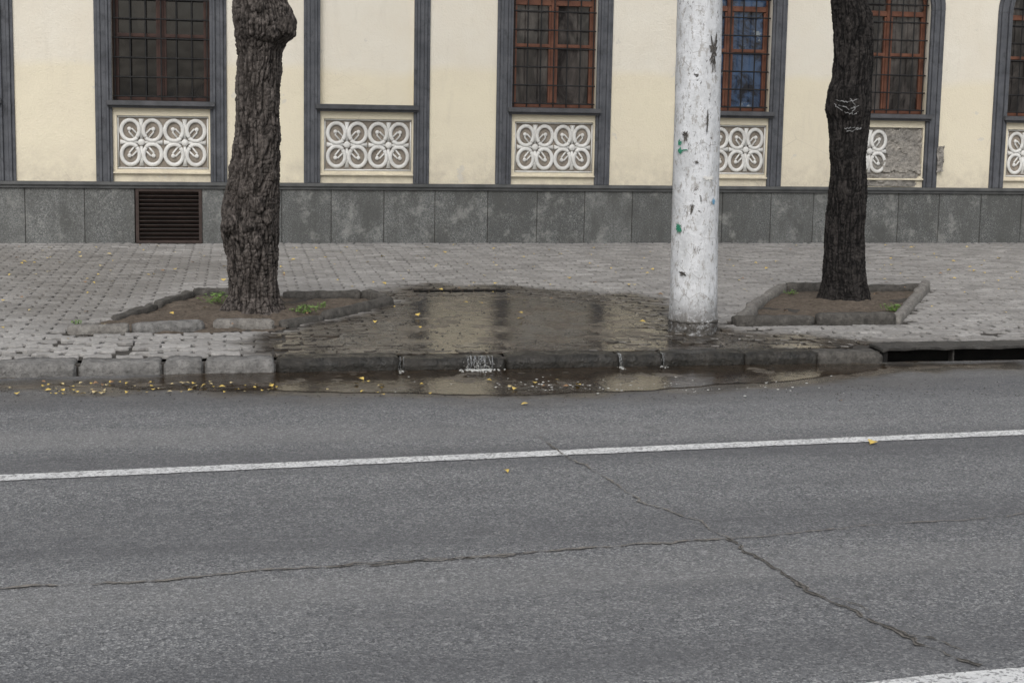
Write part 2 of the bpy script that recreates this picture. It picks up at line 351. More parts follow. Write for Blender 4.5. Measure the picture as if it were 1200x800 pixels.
ribbon('road_marking',[(-120,566.5),(0,560.5),(300,547),(600,533.5),(900,520),(1200,507),(1400,498)],.105,'paint',.004,0,.10,.02,3,kind='structure',label='long thin white lane line painted across the asphalt',category='road marking')
q=[gp(a,b_,.004) for a,b_ in ((985,803),(1090,790),(1210,780),(1400,764),(1400,812),(1200,815),(985,812))]
mk('road_marking',q,[tuple(range(7))],'paint',kind='structure',label='corner of a broad white marking in the nearest road, bottom right',category='road marking')
CR=[([(632,512),(668,538),(720,566),(762,592),(815,612),(852,632)],.0030,.018,'thin diagonal crack starting at the white line','seamlight',.22),
    ([(852,632),(905,664),(955,697),(1010,722),(1060,745),(1110,768),(1148,781)],.0058,.019,'dark diagonal crack running to the lower right','seam',-.6),
    ([(-60,694),(60,688),(200,678),(330,668),(430,663),(540,655),(640,646),(760,637),(852,632)],.0046,.015,'thin crack running along the road from the left','seamlight',.25),
    ([(852,632),(960,622),(1080,612),(1200,603),(1300,596)],.0024,.014,'faint crack running along the road to the right','seamlight',.9),
    ([(400,664),(500,658),(640,646)],.003,.024,'faint second crack beside the long one','seamlight',.3),
    ([(955,697),(985,702),(1020,716)],.0020,.014,'short side crack beside the diagonal crack','seam',-.6),
    ([(1060,745),(1090,748),(1130,764)],.0020,.014,'short side crack near the lower end of the diagonal crack','seam',-.6)]
for i,(pts,w,j,l,mt,g2) in enumerate(CR):
    ribbon('road_crack',pts,w*2.6,mt,.0055,j,1.0,.008,i*7+1,-.6,kind='structure',label='gritty edge of the '+l,category='crack')
    if g2<.5: ribbon('road_crack',pts,w*.6,'crackm',.008,j,1.3,.008,i*7+1,g2,kind='structure',label=l,category='crack')
def sheet(name,pts,z,mat,amp,seed,plane=0,**pr):
    P=[gp(a,b_,plane) for a,b_ in pts]; out=[]
    for i in range(len(P)):
        a,b_=P[i],P[(i+1)%len(P)]; n=max(1,int((b_-a).length/.03))
        for q in range(n):
            p=a.lerp(b_,q/n); d=mn.noise_vector(Vector((p.x*3,p.y*3,seed)))*amp+mn.noise_vector(Vector((p.x*11,p.y*11,seed)))*amp*.4
            out.append((p.x+d.x,min(p.y+d.y,KY+.05) if plane==0 else max(KB-.004,p.y+d.y),z))
    bm=bmesh.new(); vs=[bm.verts.new(o) for o in out]
    ed=[bm.edges.new((vs[i],vs[(i+1)%len(vs)])) for i in range(len(vs))]
    bmesh.ops.triangle_fill(bm,edges=ed,use_beauty=True,normal=(0,0,1))
    m=MB(); m.add(bm); return m.build(name,mat,**pr)
v=[];f=[];nx,ny=520,36
y0_=KY-.62
for j in range(ny+1):
    for i in range(nx+1):
        x=-4.2+10.6*i/nx; y=y0_+(KY+.02-y0_)*j/ny
        s_=poly_sd(x,y,GUT)
        z=-.007+.010*sstep(-.04,.22,s_+.08*fbm(x,y,6,2.5))+.0035*fbm(x,y,2,4)+.0015*fbm(x,y,2,17)+.006*sstep(.10,0,KY-y)
        v.append((x,y,max(z,-.012)))
for j in range(ny):
    for i in range(nx):
        a=j*(nx+1)+i; f.append((a,a+1,a+nx+2,a+nx+1))
mk('gutter_mud',v,f,'mud',smooth=True,kind='structure',label='brown wet mud lying along the kerb',category='mud')
KB=KY+.19; DB=KB+.05
sheet('gutter_water',[(60,449),(320,434),(600,430),(1040,426),(1035,433),(960,443),(860,450),(760,458),(620,463),(450,461),(300,458),(120,456)],.0045,'waterg',.07,2,kind='structure',label='shallow brown water standing in the road along the kerb',category='water')
# ------------------------------------------------ sidewalk pavers
L,Wd,GAP=.20,.105,.013
v=[];f=[];wa=[];ra=[]
def tri(t): t=t%1.0; return 4*abs(t-.5)-1
DR_X0=gp(1052,430,0).x; DR_X1=gp(1200,428,0).x+.55
def zig(x,y): return (x+.011*tri(y/Wd*.5+.25), y+.013*tri(x/(L*.5)))
base_pole=gp(811,388,SW)
j=0; y=KB+.004
while y<WY-.02:
    off=(j%2)*L*.5; i0=int(-6.5/L); i1=int(15.0/L)
    for i in range(i0,i1):
        x=i*L+off; cx,cy=x+L/2,y+Wd/2
        if poly_sd(cx,cy,PIT1)>-.03 or poly_sd(cx,cy,PIT2)>-.03: continue
        if DR_X0-.1<cx<DR_X1+.1 and cy<DB+.03: continue
        if slot(cx,cy): continue
        if (cx-base_pole.x)**2+(cy-base_pole.y)**2<.02: continue
        rough=sstep(1.3,.2,cy-KB)
        W0=wet(cx,cy)
        if rough>.3 and random.random()<.06*rough: continue
        left=sstep(.9,.5,cy-KB)*sstep(-.2,-.9,cx)
        g=GAP/2*(1+random.random()*.5)+.009*left*random.random(); r=min(1,max(0,random.gauss(.5,.24)+.4*left))
        pts=[(x+g,y+g),(x+L*.25,y+g),(x+L*.5,y+g),(x+L*.75,y+g),(x+L-g,y+g),(x+L-g,y+Wd*.5),(x+L-g,y+Wd-g),(x+L*.75,y+Wd-g),(x+L*.5,y+Wd-g),(x+L*.25,y+Wd-g),(x+g,y+Wd-g),(x+g,y+Wd*.5)]
        rot=random.gauss(0,.010+.04*rough); dx,dy=random.gauss(0,.0012+.004*rough),random.gauss(0,.0012+.004*rough)
        calm=1-.6*W0
        tx,ty=random.gauss(0,.005+.016*rough*calm),random.gauss(0,.010+.028*rough*calm); dz=random.gauss(0,.0014+.0028*rough)+.010*nz(cx*.9,cy*.9)*min(1,(cy-KB)/.5+.2)*calm-sink(cx,cy)
        n=len(pts); b=len(v)
        Z=[]
        for px,py in pts:
            qx,qy=zig(px,py); rx,ry=qx-cx,qy-cy
            qx=cx+rx*math.cos(rot)-ry*math.sin(rot)+dx; qy=max(KB-.01,cy+rx*math.sin(rot)+ry*math.cos(rot)+dy)
            Z.append((qx,qy,SW-.002+dz+rx*tx+ry*ty))
        for (qx,qy,z) in Z: v.append((qx,qy,z-.05))
        for (qx,qy,z) in Z: v.append((qx,qy,z-.006))
        for (qx,qy,z) in Z: v.append((qx+(cx-qx)*.07,qy+(cy-qy)*.10,z))
        for q in range(n):
            a,c=q,(q+1)%n
            f.append((b+a,b+c,b+n+c,b+n+a)); f.append((b+n+a,b+n+c,b+2*n+c,b+2*n+a))
        f.append(tuple(b+2*n+q for q in range(n)))
        wv=[wet(Z[q][0],Z[q][1]) for q in range(n)] if W0>.02 else [W0]*n
        wa+=wv+wv+wv; ra+=[r]*(3*n)
    y+=Wd; j+=1
mk('sidewalk',v,f,'paver',attrs={'wet':wa,'rnd':ra},kind='structure',label='sidewalk of small interlocking grey paving blocks',category='sidewalk')
m=MB()
for (x0,x1,y0,y1) in ((-200,DR_X0-.03,KY+.10,YS-.16),(DR_X1,200,KY+.10,YS-.16),(DR_X0-.03,DR_X1,DB,YS-.16),(-200,200,YS+.07,WY+.3),(-200,SX0-.02,YS-.16,YS+.07),(SX1+.02,200,YS-.16,YS+.07)):
    m.quad((x0,y0,SW-.020),(x1,y0,SW-.020),(x1,y1,SW-.020),(x0,y1,SW-.020))
m.build('sidewalk_bed','dirt',kind='structure',label='dark dirt bed showing in the joints of the paving',category='ground')
m=MB(); m.box(SX0-.06,SX1+.06,YS-.2,YS+.11,SW-.16,SW-.12); m.box(SX0-.06,SX1+.06,YS+.072,YS+.10,SW-.12,SW-.021)
m.build('sidewalk_gap','black',kind='structure',label='narrow dark slot where paving blocks are missing behind the wet patch',category='gap')
X0=min(p[0] for p in WETP)-.2; X1=max(p[0] for p in WETP)+.2; Y1=max(p[1] for p in WETP)+.2
v=[];f=[];nx,ny=300,180
for j in range(ny+1):
    for i in range(nx+1):
        x=X0+(X1-X0)*i/nx; y=KB-.02+(Y1-KB+.02)*j/ny
        m_=sstep(-.2,.5,poly_sd(x,y,POOL)+fbm(x,y,2,2.2)*.22); w_=sstep(-.15,.3,poly_sd(x,y,WETP)+fbm(x,y,8,2.2)*.2)
        z=SW-.028+.010*w_+.013*m_+.012*fbm(x,y,1,3.2)+.005*fbm(x,y,3,11)-sink(x,y)*.5
        if poly_sd(x,y,PIT1)>0 or poly_sd(x,y,PIT2)>0: z=SW-.06
        if x>DR_X0-.08: z=SW-.05
        if slot(x,y) or (SX0-.04<x<SX1+.04 and YS-.13<y<YS+.09): z=SW-.13
        v.append((x,y,z))
for j in range(ny):
    for i in range(nx):
        a=j*(nx+1)+i; f.append((a,a+1,a+nx+2,a+nx+1))
mk('mud',v,f,'mud',smooth=True,kind='structure',label='wet brown mud spread over the sunken paving between the two tree pits',category='mud')
sheet('puddle',[(320,413),(380,398),(450,376),(468,358),(492,347),(560,345.5),(612,345.5),(680,351),(745,364),(785,388),(850,400),(960,404),(1030,410),(1020,420),(700,418),(320,422)],SW-.0110,'waterp',.10,5,SW,kind='structure',label='thin sheet of water on the sunken muddy paving',category='puddle')
# ------------------------------------------------ kerb
kerb=empty('kerb',(0,KY,0),'row of worn granite kerb stones between road and sidewalk','kerb',kind='structure')
m=MB(); m.box(-7,DR_X0-.03,KY+.04,KB-.002,-.05,SW-.020); kid(m.build('kerb_mortar','dirt'),kerb)
ks=[-230,-110,0,96,193,240,323,468,592,728,780,880,970,1050]
for i in range(len(ks)-1):
    xa=gp(ks[i],432,0).x; xb=gp(ks[i+1],430,0).x
    wetk=ks[i]>=323 and ks[i]<970; random.seed(i+40)
    top=SW+.002+random.uniform(-.008,.004)-(.02 if i==12 else 0)-(.007 if ks[i]==468 else 0)-(.004 if wetk else 0); dy=random.uniform(-.012,.012)
    m=MB(); m.add(roughbox(xa+.004,xb-.004,KY+dy,KB+dy*.3,-.06,top,i,.006,.010,16,1.5))
    o=m.build('kerb_stone','kwet' if wetk else ('kdry' if ks[i]<323 else 'kdark'),smooth=True); kid(o,kerb)
    o['label']='dark wet kerb stone' if wetk else 'grey worn kerb stone'
xs=DR_X1+.03
for i in range(7):
    m=MB(); m.add(roughbox(xs+.003,xs+.9,KY,KB,-.06,SW+.004,i+60)); kid(m.build('kerb_stone','kmid'),kerb); xs+=.9
xs=gp(-230,432,0).x
for i in range(4):
    m=MB(); m.add(roughbox(xs-.9,xs-.003,KY,KB,-.06,SW+.004,i+80)); kid(m.build('kerb_stone','kdry'),kerb); xs-=.9
random.seed(11)
# ------------------------------------------------ storm drain
dr=empty('storm_drain',((DR_X0+DR_X1)/2,KY,0),'long black kerb inlet drain under a thin dark slab at the right','drain')
ST=SW+.016
m=MB(); m.add(roughbox(DR_X0-.02,DR_X1+.02,KY-.005,DB,ST-.020,ST,5,.005,.004,20,.8)); kid(m.build('cover_slab','concrete'),dr)
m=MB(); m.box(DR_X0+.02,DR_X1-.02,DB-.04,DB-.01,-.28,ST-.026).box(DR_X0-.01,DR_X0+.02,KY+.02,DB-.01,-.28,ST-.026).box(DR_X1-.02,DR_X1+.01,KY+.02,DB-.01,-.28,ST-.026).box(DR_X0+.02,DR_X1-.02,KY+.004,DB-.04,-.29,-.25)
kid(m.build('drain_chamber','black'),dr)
xp=gp(1139,430,0).x
m=MB(); m.add(roughbox(xp-.006,xp+.006,KY+.03,KY+.1,-.2,ST-.026,9,.0015,.003,2,.2)); kid(m.build('divider','concrete'),dr)
# ------------------------------------------------ tree pits
def pit(px_pts,label,seed,mats,h,loose):
    P=[gp(a,b_,SW) for a,b_ in px_pts]; c=sum(P,Vector())/len(P)
    r=empty('tree_pit_border',(c.x,c.y,SW),label,'tree pit edging','low kerb borders round the street trees')
    for i in range(len(P)):
        a=P[i]; b_=P[(i+1)%len(P)]
        d=b_-a; Lh=d.length; n=max(1,round(Lh/.8)); ang=math.atan2(d.y,d.x)
        for q in range(n):
            random.seed(seed*50+i*9+q)
            s0=Lh*q/n+random.uniform(.003,.03*loose+.006); s1=Lh*(q+1)/n-random.uniform(.003,.03*loose+.006)
            m=MB(); bm=roughbox(s0,s1,-.038,.038,-.10,h+random.uniform(-.022,.012)*loose,seed+i*3+q,.0045,.006,8,1.4)
            rot=Matrix.Translation(Vector((a.x,a.y+random.uniform(-.02,.02)*loose,SW)))@Matrix.Rotation(ang+random.uniform(-.03,.03)*loose,4,'Z')@Matrix.Rotation(random.uniform(-.20,.12)*loose,4,'X')@Matrix.Rotation(random.uniform(-.025,.025)*loose,4,'Y')
            bmesh.ops.transform(bm,matrix=rot,verts=bm.verts[:]); m.add(bm)
            kid(m.build('border_stone',mats[i],smooth=True),r)
    return r
pit([(76,390),(154,388),(245,383),(327,382),(378,374),(454,354),(428,347),(224,347)],'long light grey stone border round the left tree pit',1,['kmid','kdry','kmid','kdark','kdark','kdark','kdark','kdark'],.050,1.0)
pit([(858,379),(1050,377),(1085,339),(918,339)],'four sided dark stone border round the right tree pit',2,['kdark','kmid','kdark','kmid'],.06,.55)
def soil(P,base,label,seed):
    xs=[p[0] for p in P]; ys=[p[1] for p in P]; v=[];f=[]; nx,ny=90,70; idx={}
    x0,x1,y0,y1=min(xs),max(xs),min(ys),max(ys)
    for j in range(ny+1):
        for i in range(nx+1):
            x=x0+(x1-x0)*i/nx; y=y0+(y1-y0)*j/ny
            if poly_sd(x,y,P)<-.0: continue
            d=math.hypot(x-base.x,y-base.y)
            z=SW-.012+.03*fbm(x,y,seed,2.5)+.012*fbm(x,y,seed,12)+.075*math.exp(-(d/.32)**2)
            idx[i,j]=len(v); v.append((x,y,z))
    for j in range(ny):
        for i in range(nx):
            q=[(i,j),(i+1,j),(i+1,j+1),(i,j+1)]
            if all(a in idx for a in q): f.append(tuple(idx[a] for a in q))
    mk('soil',v,f,'soil',smooth=True,kind='structure',label=label,category='soil')
T1=gp(296,366,SW); T2=gp(989,354,SW)
soil(PIT1,T1,'bare brown soil round the foot of the left tree',3); soil(PIT2,T2,'bare brown soil round the foot of the right tree',6)
# ------------------------------------------------ trees
def tree(base,prof,label,barkm,seed,amp,flare):
    root=empty('tree',(base.x,base.y,SW),label,'tree','street trees standing in pits in the sidewalk')
    pr=[]
    for (py,xl,xr) in prof:
        a=wp(xl,py,base.y); b_=wp(xr,py,base.y); pr.append(((a.z+b_.z)/2,(a.x+b_.x)/2,(b_.x-a.x)/2))
    pr.sort(); z0=SW-.08; zt=4.6
    last=pr[-1]; pr.append((3.4,last[1]+.02,last[2]*.97)); pr.append((zt,last[1]+.06,last[2]*.85))
    NR,NS=560,220; v=[];f=[];gr=[]
    def at(z):
        if z<=pr[0][0]: return pr[0][1],pr[0][2]
        for i in range(len(pr)-1):
            if pr[i][0]<=z<=pr[i+1][0]:
                t=(z-pr[i][0])/(pr[i+1][0]-pr[i][0]); t=t*t*(3-2*t); return pr[i][1]+(pr[i+1][1]-pr[i][1])*t,pr[i][2]+(pr[i+1][2]-pr[i][2])*t
        return pr[-1][1],pr[-1][2]
    for j in range(NR+1):
        z=z0+(zt-z0)*(j/NR)**1.5
        cx,r=at(z); fl=flare*math.exp(-max(0,z-SW)/.09)
        for i in range(NS):
            th=2*PI*i/NS; c,s=math.cos(th),math.sin(th)
            tw=th+.10*nz(z*1.1,seed)
            x=math.cos(tw)*r; y=math.sin(tw)*r
            lob=.018*nz(c*1.6+seed,s*1.6,z*2.2)+.014*nz(c*4+seed,s*4,z*6)
            if fl>.002: lob+=.8*fl*max(0,nz(c*2.5,s*2.5,seed))
            wx=.010*nz(x*14,y*14,z*9+seed); wz=.35*nz(x*10,y*10,z*5)
            a=1-abs(nz((x+wx)*34,(y+wx)*34,z*4.4+wz+seed))*2.8
            b_=1-abs(nz((x-wx)*72+9,(y+wx)*72,z*26+seed))*2.4
            c_=1-abs(nz(x*12,y*12,z*30+seed*2))*3.0
            pit_=nz(x*60,y*60,z*50)
            g=-max(0,a)**2.2*amp-max(0,b_)**2.5*amp*.4-max(0,c_)**4*amp*.6
            hgt=r-amp*.1+lob+g+.003*pit_+fl
            v.append((cx+c*hgt,base.y+s*hgt,z)); gr.append(min(1,max(0,1+g/(amp*1.05)+.2*pit_)))
    for j in range(NR):
        for i in range(NS):
            f.append((j*NS+i,j*NS+(i+1)%NS,(j+1)*NS+(i+1)%NS,(j+1)*NS+i))
    tr=mk('trunk',v,f,barkm,smooth=True,attrs={'groove':gr}); kid(tr,root)
    random.seed(seed); m=MB(); tips=[]
    cx,r=at(zt)
    for q in range(6):
        a=q*PI/3+random.uniform(-.3,.3); p=Vector((cx,base.y,zt-.25)); d=Vector((math.cos(a)*.6,math.sin(a)*.6,1)).normalized(); pts=[p.copy()]; rad=[r*.55]
        for s in range(7):
            d=(d+Vector((random.uniform(-.2,.2),random.uniform(-.2,.2),random.uniform(-.05,.2)))).normalized(); p=p+d*.5; pts.append(p.copy()); rad.append(r*.55*(1-s/8)); 
            if s>2: tips.append(p.copy())
        m.tube(pts,rad,8)
    lo=m.build('limbs',barkm,smooth=True); kid(lo,root)
    v=[];f=[]
    cl=[t+Vector((random.gauss(0,.5),random.gauss(0,.5),random.gauss(.3,.4))) for t in tips for _ in range(3)]
    for c in cl:
        for _ in range(30):
            p=c+Vector((random.gauss(0,.26),random.gauss(0,.26),random.gauss(0,.22))); a=Vector((random.gauss(0,1),random.gauss(0,1),random.gauss(0,.5))).normalized()*.06; w_=a.cross(Vector((random.gauss(0,1),random.gauss(0,1),random.gauss(0,1)))).normalized()*.03
            b=len(v); v+=[p-a,p+w_,p+a,p-w_]; f.append((b,b+1,b+2,b+3))
    kid(mk('crown',v,f,'crown'),root)
    return root,at
prof1=[(0,273,337),(12,272,343),(25,272,347),(40,274,346),(52,277,334),(62,279,330),(80,278,329),(100,277,328),(130,276,329),(150,274,330),(180,271,330),(200,268,329),(225,263,328),(250,259,328),(272,258,328),(290,262,327),(310,266,326),(330,267,325),(345,267,326),(358,264,329),(368,262,331)]
prof2=[(0,977,1016),(20,978,1021),(45,979,1022),(70,979,1022),(90,977,1021),(110,971,1020),(128,969,1019),(145,972,1017),(170,973,1015),(200,974,1014),(240,972,1013),(280,968,1012),(310,966,1012),(330,965,1013),(345,963,1014),(356,962,1015)]
t1,at1=tree(T1,prof1,'thick knotty grey brown tree trunk in the left pit, in front of the cream pier','bark1',3,.016,.065)
t2,at2=tree(T2,prof2,'thinner blackish tree trunk with chalk scribbles in the right pit','bark2',8,.010,.03)
def onT2(px,py,o=.012):
    p=wp(px,py,T2.y); cx,r=at2(p.z); dx=max(-r*.95,min(r*.95,p.x-cx)); return (cx+dx,T2.y-math.sqrt(r*r-dx*dx)-o,p.z)
random.seed(4)
for lab,st,rd in (('white chalk scribble',[[(974,118),(984,120),(994,116),(1000,121)],[(976,124),(986,128),(996,123)],[(980,132),(990,134),(998,128)],[(972,122),(980,131)],[(986,115),(992,124),(984,136)]],.0035),('short white chalk mark below the scribble',[[(982,151),(988,149),(999,151)],[(984,154),(991,152),(1000,149)]],.004)):
    m=MB()
    for s in st:
        pts=[]
        for a,b_ in zip(s[:-1],s[1:]):
            for q in range(8): pts.append(onT2(a[0]+(b_[0]-a[0])*q/8+random.uniform(-.8,.8),a[1]+(b_[1]-a[1])*q/8+random.uniform(-1,1),.001+random.uniform(-.008,.003)))
        m.tube(pts,[rd*random.uniform(.2,1.5) for _ in pts],6)
    o=m.build('chalk_mark','chalk',smooth=True); kid(o,t2); o['label']=lab
def onT1(px,py,o=0):
    p=wp(px,py,T1.y); cx,r=at1(p.z); dx=max(-r*.95,min(r*.95,p.x-cx)); return Vector((cx+dx,T1.y-math.sqrt(r*r-dx*dx)-o,p.z))
for (px,py,rr) in ((333,32,.06),(318,40,.05),(300,238,.055),(312,252,.05),(290,262,.055),(272,262,.07),(303,10,.045),(300,282,.04),(318,205,.035),(284,225,.035)):
    p=onT1(px,py,-rr*.45); bm=bmesh.new(); bmesh.ops.create_icosphere(bm,subdivisions=5,radius=rr); m=MB()
    for v_ in bm.verts:
        n=v_.co.normalized(); w=nz(v_.co.x*30+px,v_.co.y*30,v_.co.z*12); v_.co=Vector((v_.co.x,v_.co.y,v_.co.z*1.25))*(1+.30*w+.16*nz(v_.co.x*70,v_.co.y*70,v_.co.z*30)+.09*nz(v_.co.x*160,v_.co.y*160,v_.co.z*90))+p
    m.add(bm)
    o=mk('burl',m.v,m.f,'bark1',smooth=True,attrs={'groove':[.5+.7*nz(a[0]*60,a[1]*60,a[2]*30) for a in m.v]}); kid(o,t1)
# ------------------------------------------------ pole
pb=gp(811,390,SW); pb.y+=.15
def pc(py,xl,xr): a=wp(xl,py,pb.y); b_=wp(xr,py,pb.y); return (a.z+b_.z)/2,(a.x+b_.x)/2,(b_.x-a.x)/2
zA,xA,rA=pc(0,795,845); zB,xB,rB=pc(372,785.5,838.5)
def pole_at(z): t=(z-zB)/(zA-zB); return xB+(xA-xB)*t, rB+(rA-rB)*t
root=empty('utility_pole',(xB,pb.y,SW),'thick white painted concrete pole with flaking paint beside the kerb','pole')
v=[];f=[];NS=96; zs=[SW-.05+i*.012 for i in range(30)]+[SW+.31+i*.03 for i in range(225)]
for z in zs:
    cx,r=pole_at(z); r=max(r,.09)
    for i in range(NS):
        th=2*PI*i/NS; rr=r+.0035*nz(math.cos(th)*3,math.sin(th)*3,z*4)+.002*nz(math.cos(th)*9,math.sin(th)*9,z*14)
        if z<SW+.14: rr+=.006*sstep(.14,.09,z-SW+.03*nz(th*3,5))*(1+nz(math.cos(th)*9,math.sin(th)*9,z*30))-.010*sstep(.05,.0,z-SW)*(1+nz(th*4,z*20))
        v.append((cx+math.cos(th)*rr,pb.y+math.sin(th)*rr,z))
for j in range(len(zs)-1):
    for i in range(NS): f.append((j*NS+i,j*NS+(i+1)%NS,(j+1)*NS+(i+1)%NS,(j+1)*NS+i))
f.append(tuple((len(zs)-1)*NS+i for i in range(NS)))
kid(mk('shaft',v,f,'polem',smooth=True),root)
m=MB(); ring=[]
for i in range(96):
    th=2*PI*i/96; cx,r=pole_at(SW+.1); ring.append((cx+math.cos(th)*(r+.002),pb.y+math.sin(th)*(r+.002),SW+.075+.010*nz(th*1.3,1)+.006*nz(th*5,1)))
m.tube(ring,[max(.002,.009+.012*nz(i*.35,3)) for i in range(96)],8,True); kid(m.build('base_collar','kdark',smooth=True),root)
random.seed(9)
def patch(px0,px1,py0,py1,mat,label,seed):
    a=wp((px0+px1)/2,(py0+py1)/2,pb.y-.14); cx,r=pole_at(a.z)
    n=40; c=a; w=abs(wp(px1,py0,pb.y-.14).x-wp(px0,py0,pb.y-.14).x)/2; h=abs(wp(px0,py0,pb.y-.14).z-wp(px0,py1,pb.y-.14).z)/2
    v=[]; f=[]
    def P(dx,dz):
        x=max(-r*.97,min(r*.97,c.x-cx+dx)); rr=r+.0075; return (cx+x,pb.y-math.sqrt(max(1e-5,rr*rr-x*x)),c.z+dz)
    v.append(P(0,0))
    for ring in (.5,1):
        for i in range(n):
            th=2*PI*i/n; k=ring*(.8+.7*nz(math.cos(th)*2,math.sin(th)*2,seed)+.35*random.uniform(-1,1)*(ring==1)); v.append(P(math.cos(th)*w*k,math.sin(th)*h*k))
    for i in range(n):
        f.append((0,1+i,1+(i+1)%n)); f.append((1+i,1+n+i,1+n+(i+1)%n,1+(i+1)%n))
    o=mk('paper_scrap',v,f,mat); kid(o,root); o['label']=label
patch(830,841,40,82,'pblack','black strip of poster residue',1)
patch(794,804,173,181,'pgreen','small green paper scrap',2)
patch(795,802,164,171,'pgreen','green paper scrap above another',3)
patch(801,807,152,166,'pblack','dark scrap beside the green one',4)
patch(826,829,130,160,'pblack','thin vertical dark streak',5)
patch(797,801,74,80,'pblack','tiny dark spot at left edge',6)
patch(822,836,205,212,'white','torn white paper scrap',7)
patch(833,838,232,240,'pblue','small blue paper scrap',8)
patch(797,804,318,324,'pblack','dark chip low on the pole',9)
patch(812,818,188,192,'pblack','dark fleck at mid height',10)
patch(808,812,238,250,'pblack','thin dark chip below the middle',11)
patch(795,800,262,274,'pgreen','thin green streak on the lower left side',12)
# ------------------------------------------------ building
bld=empty('building',(3.4,WY,SW),'cream plastered building with grey framed barred windows and granite plinth','building')
def wx(px): return wp(px,150,WY).x
bays=[('w',wx(18)-1.44,wx(18),'wooddark'),('w',wx(112),wx(266),'wooddark'),('b',wx(356),wx(503),''),('w',wx(581),wx(715),'wood'),('w',wx(790),wx(917),'wood'),('w',wx(979),wx(1100),'wood'),('w',wx(1162),wx(1162)+1.36,'wood')]
bays=[('w',bays[0][1]-2.3,bays[0][1]-.86,'wooddark')]+bays+[('w',bays[-1][2]+.75,bays[-1][2]+2.1,'wood')]
ZC=.775; ZS=1.66; ZP=2.96; ZTOP=6.2; FR=.185
XL,XR=-9.0,17.0
m=MB(); Y=WY
def sheetq(x0,x1,z0,z1,yy=Y): m.quad((x0,yy,z0),(x1,yy,z0),(x1,yy,z1),(x0,yy,z1))
cur=XL; NA=24
for (t,a,b_,w) in bays:
    ia,ib=a+FR,b_-FR; r=(ib-ia)/2; xc=(ia+ib)/2
    sheetq(cur,ia,ZC-.1,ZTOP)
    sheetq(ia,ib,ZC-.1,.90)
    pz0,pz1=.915,1.515; px0,px1=ia+.045,ib-.02
    sheetq(ia,ib,.90,pz0); sheetq(ia,ib,pz1,ZS+.02); sheetq(ia,px0,pz0,pz1); sheetq(px1,ib,pz0,pz1)
    dp=.05
    m.quad((px0,Y,pz0),(px1,Y,pz0),(px1,Y+dp,pz0),(px0,Y+dp,pz0)); m.quad((px0,Y,pz1),(px0,Y+dp,pz1),(px1,Y+dp,pz1),(px1,Y,pz1))
    m.quad((px0,Y,pz0),(px0,Y+dp,pz0),(px0,Y+dp,pz1),(px0,Y,pz1)); m.quad((px1,Y,pz0),(px1,Y,pz1),(px1,Y+dp,pz1),(px1,Y+dp,pz0))
    D=.17 if t=='w' else .045
    m.quad((ia,Y,ZS+.02),(ia,Y+D,ZS+.02),(ia,Y+D,ZP),(ia,Y,ZP)); m.quad((ib,Y,ZS+.02),(ib,Y,ZP),(ib,Y+D,ZP),(ib,Y+D,ZS+.02))
    m.quad((ia,Y,ZS+.02),(ib,Y,ZS+.02),(ib,Y+D,ZS+.02),(ia,Y+D,ZS+.02))
    for q in range(NA):
        t0=PI-PI*q/NA; t1_=PI-PI*(q+1)/NA
        x0,z0=xc+r*math.cos(t0),ZP+r*math.sin(t0); x1,z1=xc+r*math.cos(t1_),ZP+r*math.sin(t1_)
        m.quad((x0,Y,z0),(x1,Y,z1),(x1,Y,ZTOP),(x0,Y,ZTOP)); m.quad((x0,Y,z0),(x0,Y+D,z0),(x1,Y+D,z1),(x1,Y,z1))
    if t=='b': m.quad((ia,Y+D,ZS),(ib,Y+D,ZS),(ib,Y+D,ZP+r),(ia,Y+D,ZP+r))
    cur=ib
sheetq(cur,XR,ZC-.1,ZTOP)
m.quad((XL,Y,0),(XL,Y+9,0),(XL,Y+9,ZTOP),(XL,Y,ZTOP)); m.quad((XR,Y,0),(XR,Y,ZTOP),(XR,Y+9,ZTOP),(XR,Y+9,0)); m.quad((XL,Y+9,0),(XR,Y+9,0),(XR,Y+9,ZTOP),(XL,Y+9,ZTOP))
kid(m.build('wall','cream'),bld)
m=MB(); m.box(XL-.3,XR+.3,Y-.3,Y+9.3,ZTOP,ZTOP+.25,.03); kid(m.build('cornice','trim'),bld)
m=MB(); m.v+=[(XL-.3,Y-.3,ZTOP+.255),(XR+.3,Y-.3,ZTOP+.255),(XR+.3,Y+9.3,ZTOP+.255),(XL-.3,Y+9.3,ZTOP+.255),(XL+3,Y+4.5,ZTOP+2),(XR-3,Y+4.5,ZTOP+2)]; m.r+=[.5]*6; m.f+=[(0,1,5,4),(1,2,5),(2,3,4,5),(3,0,4)]; kid(m.build('roof','roof'),bld)
random.seed(5)
jp=[-260,-200,-130,-60,28,98,157,236,262,330,388,450,510,572,630,686,742,790,848,905,955,1008,1055,1103,1152,1200,1250,1300,1350]
vx0,vx1=wx(157)+.01,wx(236)
xs=[wx(p) for p in jp]; xs=[XL]+xs+[XR]
for a,b_ in zip(xs[:-1],xs[1:]):
    if a>=vx0-.02 and b_<=vx1+.02: continue
    m=MB(); m.rv=random.random()
    m.box(a+.003,b_-.003,Y-.055-random.uniform(0,.004),Y+.02,SW-.04,.70,.004)
    kid(m.build('plinth_slab','granite'),bld)
for (a,b_) in ((XL,vx0-.01),(vx1+.01,XR)):
    m=MB(); m.box(a,b_,Y-.045,Y+.01,SW-.05,.699); kid(m.build('plinth_backing','dirt'),bld)
m=MB(); m.rv=.4
m.box(XL,XR,Y-.105,Y+.005,.735,ZC,.008).box(XL,XR,Y-.082,Y+.005,.702,.736,.004); kid(m.build('plinth_cap','cap'),bld)
m=MB(); z0,z1=SW,.70
